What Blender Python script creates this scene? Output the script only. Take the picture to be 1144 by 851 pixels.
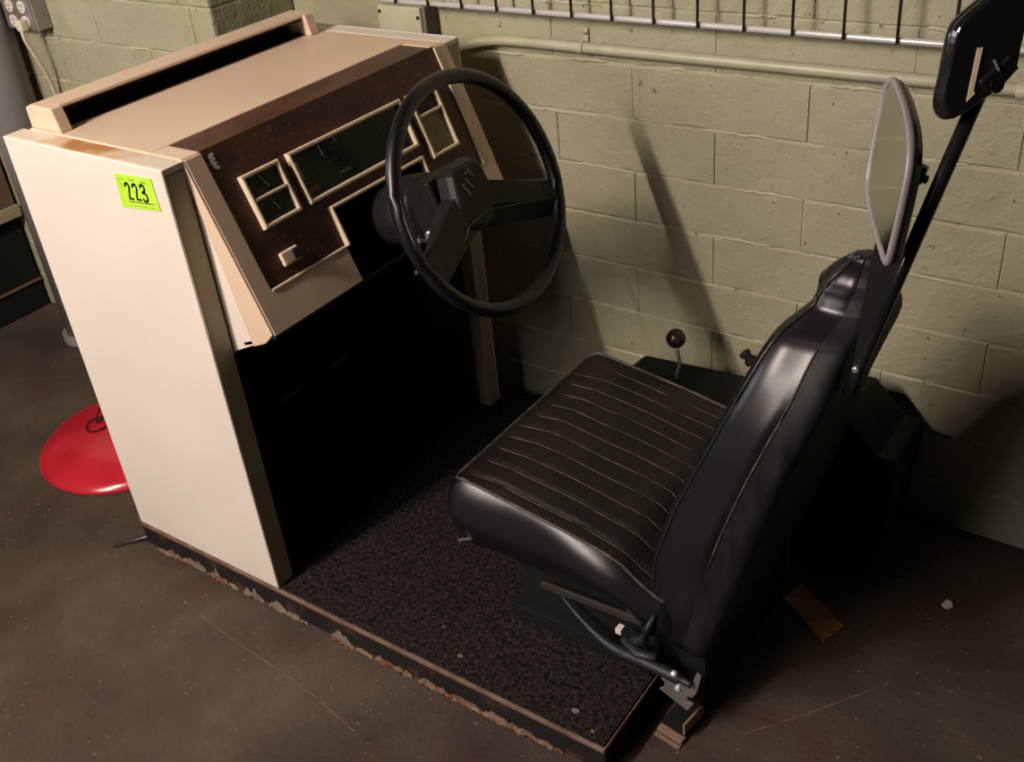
import bpy, bmesh, math, random
from mathutils import Vector, Matrix
for o in list(bpy.data.objects): bpy.data.objects.remove(o)
SC = bpy.context.scene
COL = SC.collection
S = 0.87          # one modelling unit is 0.87 m
random.seed(7)

# ------------------------------------------------------------------ camera
cam = bpy.data.cameras.new('camera')
cam.sensor_width = 36.0
cam.lens = 1192.5 / 1144 * 36.0
cam.clip_start = 0.05
co = bpy.data.objects.new('camera', cam); COL.objects.link(co)
Rw = [(0.8179886, 0.5681831, -0.0897925), (0.2455286, -0.4860276, -0.8387448), (-0.5202022, 0.6640371, -0.5370703)]
m = Matrix(((Rw[0][0], -Rw[1][0], -Rw[2][0], 1.9222164*S), (Rw[0][1], -Rw[1][1], -Rw[2][1], -1.0019885*S),
            (Rw[0][2], -Rw[1][2], -Rw[2][2], 1.5995662*S), (0, 0, 0, 1)))
co.matrix_world = m
SC.camera = co

# ------------------------------------------------------------------ light
w = bpy.data.worlds.new('world'); SC.world = w; w.use_nodes = True
w.node_tree.nodes['Background'].inputs[0].default_value = (1.0, 0.86, 0.72, 1)
w.node_tree.nodes['Background'].inputs[1].default_value = 0.004
def lamp(name, loc, target, size, power, col, spread=180, shape='SQUARE', sy=None):
    l = bpy.data.lights.new(name, 'AREA'); l.shape = shape; l.size = size*S; l.energy = power; l.color = col
    if sy: l.shape = 'RECTANGLE'; l.size_y = sy*S
    l.spread = math.radians(spread)
    o = bpy.data.objects.new(name, l); COL.objects.link(o)
    o.location = Vector(loc)*S
    o.rotation_euler = (Vector(target)-Vector(loc)).to_track_quat('-Z', 'Y').to_euler()
    return o
# a bare ceiling tube, running towards the wall, as a row of small bulbs
for i in range(12):
    l = bpy.data.lights.new('tube_lamp', 'POINT'); l.energy = 17; l.color = (1.0, 0.845, 0.73); l.shadow_soft_size = 0.03
    o = bpy.data.objects.new('tube_lamp', l); COL.objects.link(o)
    t_ = i/11; o.location = Vector((.124-.060*t_, -1.20-1.40*t_, 2.40))*S
lamp('fill_light', (0.10, -3.2, 2.40), (0.6, 0.4, 0.6), 1.1, 36, (1.0, 0.87, 0.76))  # broad fill light added to lift the shadows
lamp('distant_lamp', (-4.6, -1.9, 1.9), (0, 0.2, 0.3), 0.6, 30, (0.92, 0.90, 1.0))
SC.view_settings.view_transform = 'Standard'
SC.view_settings.look = 'None'
SC.view_settings.gamma = 1.0
SC.view_settings.exposure = 0.24
SC.view_settings.use_curve_mapping = False

# ------------------------------------------------------------------ materials
def nodes(name):
    mt = bpy.data.materials.new(name); mt.use_nodes = True
    return mt, mt.node_tree.nodes, mt.node_tree.links, mt.node_tree.nodes['Principled BSDF']
def mat(name, col, rough=0.5, metal=0.0, var=None, vscale=8, bump=0.0, bscale=60, spec=0.5, detail=6, coat=0.0, specks=None, sscale=160, sthr=0.7,
        stretch=None, thr=(0.35, 0.65)):
    mt, N, L, P = nodes(name)
    P.inputs['Roughness'].default_value = rough; P.inputs['Metallic'].default_value = metal
    P.inputs['Specular IOR Level'].default_value = spec; P.inputs['Coat Weight'].default_value = coat
    tc = N.new('ShaderNodeTexCoord'); src = tc.outputs['Object']
    if stretch:
        mp = N.new('ShaderNodeMapping'); mp.inputs['Scale'].default_value = stretch
        L.new(src, mp.inputs['Vector']); src = mp.outputs['Vector']
    out = None
    if var:
        nz = N.new('ShaderNodeTexNoise'); nz.inputs['Scale'].default_value = vscale; nz.inputs['Detail'].default_value = detail
        L.new(src, nz.inputs['Vector'])
        cr = N.new('ShaderNodeValToRGB'); cr.color_ramp.elements[0].position = thr[0]; cr.color_ramp.elements[1].position = thr[1]
        cr.color_ramp.elements[0].color = (*col, 1); cr.color_ramp.elements[1].color = (*var, 1)
        L.new(nz.outputs['Fac'], cr.inputs['Fac']); out = cr.outputs['Color']
    if specks:
        n2 = N.new('ShaderNodeTexNoise'); n2.inputs['Scale'].default_value = sscale; n2.inputs['Detail'].default_value = 2
        L.new(src, n2.inputs['Vector'])
        c2 = N.new('ShaderNodeValToRGB'); c2.color_ramp.elements[0].position = sthr; c2.color_ramp.elements[1].position = min(1, sthr+0.05)
        c2.color_ramp.elements[0].color = (0, 0, 0, 1); c2.color_ramp.elements[1].color = (1, 1, 1, 1)
        L.new(n2.outputs['Fac'], c2.inputs['Fac'])
        mx = N.new('ShaderNodeMix'); mx.data_type = 'RGBA'
        L.new(c2.outputs['Color'], mx.inputs[0])
        if out: L.new(out, mx.inputs[6])
        else: mx.inputs[6].default_value = (*col, 1)
        mx.inputs[7].default_value = (*specks, 1); out = mx.outputs[2]
    if out: L.new(out, P.inputs['Base Color'])
    else: P.inputs['Base Color'].default_value = (*col, 1)
    if bump:
        n3 = N.new('ShaderNodeTexNoise'); n3.inputs['Scale'].default_value = bscale; n3.inputs['Detail'].default_value = 5
        L.new(tc.outputs['Object'], n3.inputs['Vector'])
        b = N.new('ShaderNodeBump'); b.inputs['Strength'].default_value = bump; b.inputs['Distance'].default_value = 0.004
        L.new(n3.outputs['Fac'], b.inputs['Height']); L.new(b.outputs['Normal'], P.inputs['Normal'])
    return mt

def wall_mat(name, c1, c2):
    mt, N, L, P = nodes(name)
    P.inputs['Roughness'].default_value = 0.62; P.inputs['Specular IOR Level'].default_value = 0.35
    tc = N.new('ShaderNodeNewGeometry'); src = tc.outputs['Position']
    a = N.new('ShaderNodeTexNoise'); a.inputs['Scale'].default_value = 3.2; a.inputs['Detail'].default_value = 8; L.new(src, a.inputs['Vector'])
    cr = N.new('ShaderNodeValToRGB'); cr.color_ramp.elements[0].position = .35; cr.color_ramp.elements[1].position = .68
    cr.color_ramp.elements[0].color = (*c1, 1); cr.color_ramp.elements[1].color = (*c2, 1); L.new(a.outputs['Fac'], cr.inputs['Fac'])
    # grime streaks and tiny dark pits
    p = N.new('ShaderNodeTexNoise'); p.inputs['Scale'].default_value = 75; p.inputs['Detail'].default_value = 2; L.new(src, p.inputs['Vector'])
    pr = N.new('ShaderNodeValToRGB'); pr.color_ramp.elements[0].position = .22; pr.color_ramp.elements[1].position = .29
    pr.color_ramp.elements[0].color = (.35, .3, .25, 1); pr.color_ramp.elements[1].color = (1, 1, 1, 1); L.new(p.outputs['Fac'], pr.inputs['Fac'])
    mx = N.new('ShaderNodeMix'); mx.data_type = 'RGBA'; mx.blend_type = 'MULTIPLY'; mx.inputs[0].default_value = .8
    L.new(cr.outputs['Color'], mx.inputs[6]); L.new(pr.outputs['Color'], mx.inputs[7]); L.new(mx.outputs[2], P.inputs['Base Color'])
    h1 = N.new('ShaderNodeTexNoise'); h1.inputs['Scale'].default_value = 22; h1.inputs['Detail'].default_value = 9; h1.inputs['Roughness'].default_value = .60; L.new(src, h1.inputs['Vector'])
    h2 = N.new('ShaderNodeTexNoise'); h2.inputs['Scale'].default_value = 120; h2.inputs['Detail'].default_value = 3; L.new(src, h2.inputs['Vector'])
    ad = N.new('ShaderNodeMath'); ad.operation = 'MULTIPLY_ADD'; ad.inputs[1].default_value = .35; L.new(h2.outputs['Fac'], ad.inputs[0]); L.new(h1.outputs['Fac'], ad.inputs[2])
    ad2 = N.new('ShaderNodeMath'); ad2.operation = 'MULTIPLY_ADD'; ad2.inputs[1].default_value = .35; L.new(pr.outputs['Color'], ad2.inputs[0]); L.new(ad.outputs[0], ad2.inputs[2])
    b = N.new('ShaderNodeBump'); b.inputs['Strength'].default_value = 1.0; b.inputs['Distance'].default_value = .006
    L.new(ad2.outputs[0], b.inputs['Height']); L.new(b.outputs['Normal'], P.inputs['Normal'])
    return mt

def floor_mat():
    mt, N, L, P = nodes('concrete_floor')
    P.inputs['Roughness'].default_value = 0.6; P.inputs['Specular IOR Level'].default_value = .35
    tc = N.new('ShaderNodeNewGeometry'); src = tc.outputs['Position']
    a = N.new('ShaderNodeTexNoise'); a.inputs['Scale'].default_value = 2.6; a.inputs['Detail'].default_value = 9; a.inputs['Roughness'].default_value = .65; L.new(src, a.inputs['Vector'])
    cr = N.new('ShaderNodeValToRGB'); e = cr.color_ramp.elements
    e[0].position = .33; e[0].color = (.034, .021, .015, 1); e[1].position = .66; e[1].color = (.088, .066, .050, 1)
    n = e.new(.5); n.color = (.058, .042, .032, 1); L.new(a.outputs['Fac'], cr.inputs['Fac'])
    b1 = N.new('ShaderNodeTexNoise'); b1.inputs['Scale'].default_value = 7; b1.inputs['Detail'].default_value = 6; L.new(src, b1.inputs['Vector'])
    c1 = N.new('ShaderNodeValToRGB'); c1.color_ramp.elements[0].position = .56; c1.color_ramp.elements[1].position = .74
    c1.color_ramp.elements[0].color = (0, 0, 0, 1); c1.color_ramp.elements[1].color = (1, 1, 1, 1); L.new(b1.outputs['Fac'], c1.inputs['Fac'])
    m1 = N.new('ShaderNodeMix'); m1.data_type = 'RGBA'; L.new(c1.outputs['Color'], m1.inputs[0]); L.new(cr.outputs['Color'], m1.inputs[6]); m1.inputs[7].default_value = (.070, .036, .025, 1)
    s1 = N.new('ShaderNodeTexNoise'); s1.inputs['Scale'].default_value = 95; s1.inputs['Detail'].default_value = 2; L.new(src, s1.inputs['Vector'])
    c2 = N.new('ShaderNodeValToRGB'); c2.color_ramp.elements[0].position = .68; c2.color_ramp.elements[1].position = .74
    c2.color_ramp.elements[0].color = (0, 0, 0, 1); c2.color_ramp.elements[1].color = (.7, .7, .7, 1); L.new(s1.outputs['Fac'], c2.inputs['Fac'])
    m2 = N.new('ShaderNodeMix'); m2.data_type = 'RGBA'; L.new(c2.outputs['Color'], m2.inputs[0]); L.new(m1.outputs[2], m2.inputs[6]); m2.inputs[7].default_value = (.24, .20, .16, 1)
    L.new(m2.outputs[2], P.inputs['Base Color'])
    h = N.new('ShaderNodeTexNoise'); h.inputs['Scale'].default_value = 60; h.inputs['Detail'].default_value = 8; L.new(src, h.inputs['Vector'])
    b = N.new('ShaderNodeBump'); b.inputs['Strength'].default_value = .5; b.inputs['Distance'].default_value = .004
    L.new(h.outputs['Fac'], b.inputs['Height']); L.new(b.outputs['Normal'], P.inputs['Normal'])
    return mt

M = {}
M['wall'] = wall_mat('olive_paint', (.292, .281, .185), (.372, .358, .245))
M['mortar'] = wall_mat('olive_paint_joint', (.36, .355, .24), (.46, .45, .32))
M['floor'] = floor_mat()
M['panel'] = mat('cream_enamel', (.70, .635, .565), .42, var=(.74, .67, .60), vscale=5, bump=.03, bscale=30)
M['panel_shaded'] = mat('cream_enamel_shaded', (.34, .30, .20), .5, var=(.38, .34, .24), vscale=9)  # cream enamel with shade and olive wall bounce put into the colour
def rusty_mat():
    mt, N, L, P = nodes('cream_enamel_rusty'); P.inputs['Roughness'].default_value = .5
    tc = N.new('ShaderNodeTexCoord'); sx = N.new('ShaderNodeSeparateXYZ'); L.new(tc.outputs['Object'], sx.inputs[0])
    ab = N.new('ShaderNodeMath'); ab.operation = 'ABSOLUTE'; L.new(sx.outputs['X'], ab.inputs[0])
    mr = N.new('ShaderNodeMapRange'); mr.inputs['From Min'].default_value = .04; mr.inputs['From Max'].default_value = .16; mr.inputs['To Min'].default_value = .34; mr.inputs['To Max'].default_value = -.12
    L.new(ab.outputs[0], mr.inputs['Value'])
    nz = N.new('ShaderNodeTexNoise'); nz.inputs['Scale'].default_value = 22; nz.inputs['Detail'].default_value = 6; L.new(tc.outputs['Object'], nz.inputs['Vector'])
    ad = N.new('ShaderNodeMath'); ad.operation = 'ADD'; L.new(nz.outputs['Fac'], ad.inputs[0]); L.new(mr.outputs[0], ad.inputs[1])
    cr = N.new('ShaderNodeValToRGB'); e = cr.color_ramp.elements
    e[0].position = .58; e[0].color = (.68, .59, .49, 1); e[1].position = .90; e[1].color = (.44, .20, .06, 1)
    q = e.new(.74); q.color = (.62, .40, .20, 1)
    L.new(ad.outputs[0], cr.inputs['Fac']); L.new(cr.outputs['Color'], P.inputs['Base Color']); return mt
M['rust_top'] = rusty_mat()
M['plastic'] = mat('beige_plastic', (.66, .50, .375), .42, var=(.69, .53, .40), vscale=14, bump=.05, bscale=400)
M['trim'] = mat('beige_trim', (.74, .60, .43), .35)
M['wood'] = mat('walnut_veneer', (.040, .012, .007), .42, var=(.085, .030, .017), vscale=26, bump=.15, bscale=300, stretch=(1, .45, 1), specks=(.13, .055, .032), sscale=190, sthr=.62, spec=.35)
M['black'] = mat('black_plastic', (.004, .004, .0045), .42, bump=.06, bscale=250)
M['black_dash'] = mat('black_gauge_face', (.004, .0045, .0035), .18, spec=.25, var=(.012, .013, .009), vscale=16)
M['footwell_shade'] = mat('dark_brown_footwell', (.11, .065, .042), .75, var=(.14, .085, .055), vscale=12)  # dark brown that carries the shade of the footwell
M['matte'] = mat('matt_black', (.008, .008, .008), .8, spec=.2)
M['shroud'] = mat('worn_grey_black_plastic', (.007, .0065, .007), .45, spec=.35, var=(.016, .015, .016), vscale=14, bump=.12, bscale=160)
M['wheel'] = mat('wheel_rim_black', (.004, .0037, .005), .36, spec=.6, bump=.02)
M['vinyl'] = mat('black_vinyl', (.0045, .0040, .0052), .36, bump=.25, bscale=14, var=(.006, .0055, .007), vscale=12, spec=.6)
M['vinyl_top'] = mat('pleated_vinyl', (.007, .0055, .005), .48, spec=.32, bump=.30, bscale=120, var=(.014, .011, .009), vscale=10)
M['cover'] = mat('matt_seat_cover', (.004, .004, .005), .6, spec=.3, bump=.6, bscale=22, var=(.013, .0125, .014), vscale=14, stretch=(5, 5, 1))
M['seam'] = mat('worn_piping', (.085, .075, .068), .6, var=(.022, .019, .017), vscale=60)
M['piping'] = mat('black_piping', (.012, .012, .013), .4)
M['chrome'] = mat('bright_zinc', (.70, .68, .69), .30, metal=.3)
M['steel'] = mat('dull_steel', (.42, .40, .39), .42, metal=.8, bump=.1)
M['darksteel'] = mat('dark_steel_shaded_wire', (.10, .09, .085), .42, metal=.7)
M['white'] = mat('white_marking', (.55, .55, .55), .5)
M['emblem'] = mat('dull_silver_emblem', (.26, .25, .25), .4)
M['faint'] = mat('faint_marking', (.13, .13, .11), .5)
M['carpet'] = mat('charcoal_carpet', (.006, .005, .005), .95, var=(.034, .028, .026), vscale=120, bump=1.0, bscale=350, specks=(.11, .095, .085), sscale=240, sthr=.66, spec=.1)
M['lint'] = mat('grey_lint', (.17, .15, .125), .9)
M['ply'] = mat('plywood_edge', (.12, .065, .04), .7, var=(.20, .13, .09), vscale=30)
M['fascia'] = mat('black_painted_edge', (.008, .007, .007), .5, var=(.07, .032, .018), vscale=18, thr=(.56, .72))
M['peel'] = mat('peeled_paint_crust', (.12, .06, .035), .8, var=(.20, .15, .10), vscale=40, bump=.5, bscale=90)
M['peel_olive'] = mat('olive_paint_flakes', (.13, .115, .075), .8, var=(.20, .18, .12), vscale=40, bump=.5, bscale=90)
M['peel_red'] = mat('red_brown_paint_flakes', (.16, .035, .025), .8, var=(.10, .04, .025), vscale=40)
M['red'] = mat('red_enamel', (.40, .010, .022), .24, var=(.54, .025, .040), vscale=7, coat=.4, bump=.18, bscale=9)
M['tag'] = mat('fluorescent_paper', (.40, .68, .03), .6, var=(.46, .76, .06), vscale=40)
M['ink'] = mat('black_ink', (.008, .010, .008), .5)
M['inkfaint'] = mat('faded_print', (.28, .40, .02), .6)
M['pipe'] = mat('painted_pipe', (.38, .36, .25), .42, var=(.44, .42, .31), vscale=20)
M['greypipe'] = mat('grey_painted_pipe', (.17, .165, .16), .5, var=(.22, .21, .20), vscale=6)
M['box'] = mat('painted_outlet_box', (.20, .19, .17), .5, var=(.26, .24, .2), vscale=12)
M['socket'] = mat('ivory_plastic', (.68, .62, .54), .4)
M['cord'] = mat('cream_cord', (.60, .54, .42), .5)
M['brown'] = mat('brown_board', (.095, .055, .035), .7, var=(.16, .10, .065), vscale=5)
M['tan'] = mat('tan_board_edge', (.27, .22, .14), .6, var=(.33, .27, .18), vscale=8)
M['orange'] = mat('amber_varnished_wood', (.20, .085, .022), .45, var=(.33, .16, .05), vscale=22, stretch=(1, 3, 1))
M['belt'] = mat('black_webbing', (.013, .014, .017), .5, bump=.3, bscale=300)
M['knob'] = mat('brown_black_bakelite', (.022, .015, .012), .28)
M['gloss'] = mat('gloss_black_metal', (.008, .008, .009), .16, spec=.6)
M['rim_rubber'] = mat('grey_lavender_rim', (.24, .215, .235), .35)
M['mirror'] = mat('mirror_glass', (.62, .64, .60), .07, metal=1)
M['copper'] = mat('rusty_metal', (.17, .085, .055), .45, metal=.3, var=(.10, .05, .035), vscale=30)
M['hbox'] = mat('black_crinkle_metal', (.004, .0038, .0038), .55, spec=.2, bump=.3, bscale=200)
M['channel'] = mat('painted_channel', (.23, .15, .10), .5)
M['tray'] = mat('olive_tray', (.19, .155, .065), .5, var=(.24, .17, .08), vscale=15)
M['glow'] = mat('red_lens', (.10, .012, .006), .3)
M['paper'] = mat('white_scrap', (.75, .72, .70), .7)
M['bracket_side'] = mat('dark_bracket_side', (.12, .11, .08), .8)

# ------------------------------------------------------------------ helpers
ORG = {}
def thing(name, label, cat, loc, group=None):
    o = bpy.data.objects.new(name, None); COL.objects.link(o)
    o.location = Vector(loc)*S; o.empty_display_size = .05
    ORG[o.name] = Vector(loc); o['label'] = label; o['category'] = cat
    if group: o['group'] = group
    return o
def tag(o, label, cat, group=None):
    o['label'] = label; o['category'] = cat
    if group: o['group'] = group
    return o
class MB:
    def __init__(s): s.v = []; s.f = []
    def add(s, vs, fs):
        n = len(s.v); s.v += [Vector(v) for v in vs]; s.f += [tuple(i+n for i in f) for f in fs]; return s
    def box(s, a, b):
        (x0, y0, z0), (x1, y1, z1) = a, b
        return s.add([(x0,y0,z0),(x1,y0,z0),(x1,y1,z0),(x0,y1,z0),(x0,y0,z1),(x1,y0,z1),(x1,y1,z1),(x0,y1,z1)],
            [(0,3,2,1),(4,5,6,7),(0,1,5,4),(1,2,6,5),(2,3,7,6),(3,0,4,7)])
    def hexa(s, c, ax, ay, az):           # oriented box: centre and three half axes
        c, ax, ay, az = map(Vector, (c, ax, ay, az))
        vs = [c-ax-ay-az, c+ax-ay-az, c+ax+ay-az, c-ax+ay-az, c-ax-ay+az, c+ax-ay+az, c+ax+ay+az, c-ax+ay+az]
        return s.add(vs, [(0,3,2,1),(4,5,6,7),(0,1,5,4),(1,2,6,5),(2,3,7,6),(3,0,4,7)])
    def prism(s, pts, d):                 # polygon of 3-D points pushed along d
        d = Vector(d); n = len(pts); p = [Vector(q) for q in pts]
        return s.add(p+[q+d for q in p], [tuple(range(n))[::-1], tuple(range(n, 2*n))]+[(i, (i+1) % n, n+(i+1) % n, n+i) for i in range(n)])
    def loft(s, rings, cap=True, closed=True):
        n = len(rings[0]); vs = [p for r in rings for p in r]; fs = []
        for i in range(len(rings)-1):
            for j in range(n if closed else n-1):
                k = (j+1) % n; fs.append((i*n+j, i*n+k, (i+1)*n+k, (i+1)*n+j))
        if cap: fs += [tuple(range(n))[::-1], tuple(range((len(rings)-1)*n, len(rings)*n))]
        return s.add(vs, fs)
    def tube(s, path, r, seg=8, flat=1.0, up=None):
        P = [Vector(p) for p in path]; rings = []
        for i, p in enumerate(P):
            t = (P[min(i+1, len(P)-1)]-P[max(i-1, 0)]).normalized()
            u = Vector(up) if up else (Vector((0, 0, 1)) if abs(t.z) < .9 else Vector((1, 0, 0)))
            a = t.cross(u).normalized(); b = a.cross(t)
            rr = r[i] if isinstance(r, (list, tuple)) else r
            rings.append([p+a*math.cos(2*math.pi*k/seg)*rr+b*math.sin(2*math.pi*k/seg)*rr*flat for k in range(seg)])
        return s.loft(rings)
    def ring(s, path, r, seg=8):          # closed tube
        P = [Vector(p) for p in path]; n = len(P); rings = []
        for i, p in enumerate(P):
            t = (P[(i+1) % n]-P[i-1]).normalized(); u = Vector((0, 0, 1)) if abs(t.z) < .9 else Vector((1, 0, 0))
            a = t.cross(u).normalized(); b = a.cross(t)
            if i and a.dot(pa) < 0: a, b = -a, -b
            pa = a
            rings.append([p+a*math.cos(2*math.pi*k/seg)*r+b*math.sin(2*math.pi*k/seg)*r for k in range(seg)])
        rings.append(rings[0]); return s.loft(rings, cap=False)
    def lathe(s, c, axis, prof, seg=24):
        c, ax = Vector(c), Vector(axis).normalized(); u = Vector((0, 0, 1)) if abs(ax.z) < .9 else Vector((1, 0, 0))
        a = ax.cross(u).normalized(); b = ax.cross(a)
        return s.loft([[c+ax*h+(a*math.cos(2*math.pi*k/seg)+b*math.sin(2*math.pi*k/seg))*max(r, 1e-4) for k in range(seg)] for h, r in prof])
    def build(s, name, m, parent=None, bevel=0, smooth=False, seg=2, sub=0, origin=None, recalc=True):
        if parent is not None:
            root = parent
            while root.parent: root = root.parent
            org = ORG[root.name]
        else:
            if origin is None:
                xs = [v.x for v in s.v]; ys = [v.y for v in s.v]; zs = [v.z for v in s.v]
                origin = ((min(xs)+max(xs))/2, (min(ys)+max(ys))/2, min(zs))
            org = Vector(origin)
        me = bpy.data.meshes.new(name)
        me.from_pydata([(v-org)*S for v in s.v], [], s.f)
        if recalc:
            bm = bmesh.new(); bm.from_mesh(me); bmesh.ops.recalc_face_normals(bm, faces=bm.faces); bm.to_mesh(me); bm.free()
        me.materials.append(M[m])
        o = bpy.data.objects.new(name, me); COL.objects.link(o)
        if parent is not None: o.parent = parent
        else: o.location = org*S; ORG[o.name] = org
        if smooth:
            for p in me.polygons: p.use_smooth = True
        if bevel:
            b = o.modifiers.new('bevel', 'BEVEL'); b.width = bevel*S; b.segments = seg; b.limit_method = 'ANGLE'; b.angle_limit = math.radians(35)
            b.harden_normals = False
        if sub:
            q = o.modifiers.new('sub', 'SUBSURF'); q.levels = sub; q.render_levels = sub
        return o
def struct(o): o['kind'] = 'structure'; return o
def lerp(t, xs, ys):
    if t <= xs[0]: return ys[0]
    for i in range(1, len(xs)):
        if t <= xs[i]:
            k = (t-xs[i-1])/(xs[i]-xs[i-1]); return ys[i-1]+(ys[i]-ys[i-1])*k
    return ys[-1]
def smooth_path(P, n=6):
    P = [Vector(p) for p in P]; out = []
    for i in range(len(P)-1):
        p0 = P[max(i-1, 0)]; p1 = P[i]; p2 = P[i+1]; p3 = P[min(i+2, len(P)-1)]
        for k in range(n):
            t = k/n; out.append(.5*((2*p1)+(p2-p0)*t+(2*p0-5*p1+4*p2-p3)*t*t+(3*p1-p0-3*p2+p3)*t**3))
    return out+[P[-1]]

# ------------------------------------------------------------------ structure: floor
struct(MB().box((-2.6, -3.6, -.05), (3.4, 1.3, 0)).build('floor', 'floor'))

# walls: a mortar core with painted blocks standing proud of it
YW, YP, XP = .928, .667, -.155
CH, CL = .1175, .385
def course_z(k): return -.002+k*CH          # courses 0.1175 high
wb = struct(MB().box((XP, YW+.0012, 0), (3.2, YW+.14, 2.0)).build('wall_back', 'mortar', origin=(1.5, YW+.07, 0)))
wp = struct(MB().box((-2.4, YP+.0012, 0), (XP-.004, YW+.14, 2.0)).build('wall_left_pier', 'mortar', origin=(-1.3, YP, 0)))
def block_mesh(L, H, D, seed):
    """a block with an irregular chamfered face; face looks to -y"""
    rnd = random.Random(seed); c = .0045; nx = 9
    ch_ = .0022; xs = [ch_]+[ch_+(L-2*ch_)*i/nx+rnd.uniform(-.008, .008) for i in range(1, nx)]+[L-ch_]
    bot = [(x, 0, c+rnd.uniform(-.0025, .003)) for x in xs]; top = [(x, 0, H-c+rnd.uniform(-.003, .0025)) for x in xs]
    inner = bot+top[::-1]
    g = .0004
    outer = [(x+(-ch_+g if i == 0 else ch_-g if i == len(xs)-1 else 0), D, g) for i, (x, _, _) in enumerate(bot)]
    outer += [(x+(ch_-g if i == 0 else -ch_+g if i == len(xs)-1 else 0), D, H-g) for i, (x, _, _) in enumerate(top[::-1])]
    n = len(inner); m_ = MB()
    m_.add(inner+outer, [tuple(range(n))]+[(i, n+i, n+(i+1) % n, (i+1) % n) for i in range(n)])
    me = bpy.data.meshes.new('block'); me.from_pydata([v*S for v in m_.v], [], m_.f)
    bm = bmesh.new(); bm.from_mesh(me); bmesh.ops.recalc_face_normals(bm, faces=bm.faces); bm.to_mesh(me); bm.free()
    me.materials.append(M['wall']); return me
BM = {}
def blocks(parent, org, x0, x1, y, offs, z1):
    k = 0
    while course_z(k) < z1:
        o0 = offs[k % 2]; i = math.floor((x0-o0)/CL)
        while o0+i*CL < x1:
            a = max(o0+i*CL, x0); b = min(o0+(i+1)*CL, x1); i += 1
            if b-a < .02: continue
            key = (round(b-a, 3), random.randint(0, 4))
            if key not in BM: BM[key] = block_mesh(b-a, CH, .0036, hash(key) % 1000)
            ob = bpy.data.objects.new('block', BM[key]); COL.objects.link(ob); ob.parent = parent
            ob.location = (Vector((a, y+random.uniform(-.0016, .0004), course_z(k)))-Vector(org))*S
        k += 1
blocks(wb, (1.5, YW+.07, 0), XP, 2.7, YW-.001, (1.199-CL*3+.19, 1.199-CL*3), 1.75)   # odd courses at 1.199 ...
blocks(wp, (-1.3, YP, 0), -2.4, XP, YP-.001, (-.42-CL*3+.19, -.42-CL*3), 1.75)
def ridges(parent, x0, x1, y, z1, seed):
    rnd = random.Random(seed); mb = MB(); k = 1
    while course_z(k) < z1:
        x = x0+rnd.uniform(0, .1)
        while x < x1-.05:
            ln = min(rnd.uniform(.03, .22), x1-x); n = max(3, int(ln/.012)); z = course_z(k)+rnd.uniform(-.003, .002)
            up, md, lo = [], [], []
            for i in range(n+1):
                xx_ = x+ln*i/n; e = abs(math.sin(math.pi*i/n))**.4; zz = z+rnd.uniform(-.0016, .0016); h = rnd.uniform(.0015, .0055)*e
                up.append((xx_, y+.001, zz+.0028*e)); md.append((xx_, y-h*.8, zz-.0012)); lo.append((xx_, y+.001, zz-.0050*e-rnd.uniform(0, .002)))
            m_ = n+1
            mb.add(up+md+lo, [(r*m_+i, (r+1)*m_+i, (r+1)*m_+i+1, r*m_+i+1) for r in (0, 1) for i in range(n)])
            x += ln+rnd.uniform(.02, .30)
        k += 1
    o = mb.build('mortar_ridge', 'mortar', parent, smooth=False); o['kind'] = 'stuff'
ridges(wb, XP, 2.7, YW-.002, 1.4, 5)
ridges(wp, -2.2, XP, YP-.002, 1.4, 6)
# pier return face blocks (facing +x)
k = 0
while course_z(k) < 1.75:
    a = YP+.0; b_ = YW
    me = MB().box((XP-.006, YP+.001, course_z(k)+.001), (XP, YW, course_z(k)+CH-.001))
    me.build('block', 'wall', wp, bevel=.003, seg=1); k += 1

# ------------------------------------------------------------------ platform
H0 = .0658; L0 = 1.251; W0 = .456; T0 = .046; D0 = .813
pf = thing('simulator_platform', 'low black platform with charcoal carpet under the driving seat and console', 'platform', (.62, .42, 0))
PFY1 = .86
MB().box((0, 0, .004), (L0, .012, H0-.013)).build('fascia', 'fascia', pf)
MB().box((L0-.012, .012, .004), (L0, PFY1, H0-.013)).build('fascia', 'matte', pf)
MB().box((0, .012, .004), (.012, PFY1, H0-.013)).build('fascia', 'matte', pf)
MB().box((0, PFY1-.012, .004), (L0, PFY1, H0-.013)).build('fascia', 'matte', pf)
MB().box((.0, 0, H0-.013), (L0, PFY1, H0-.004)).build('deck', 'ply', pf, bevel=.001, seg=1)
MB().box((.004, .005, H0-.004), (L0-.004, PFY1-.004, H0+.0005)).build('carpet', 'carpet', pf, bevel=.002)
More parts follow.
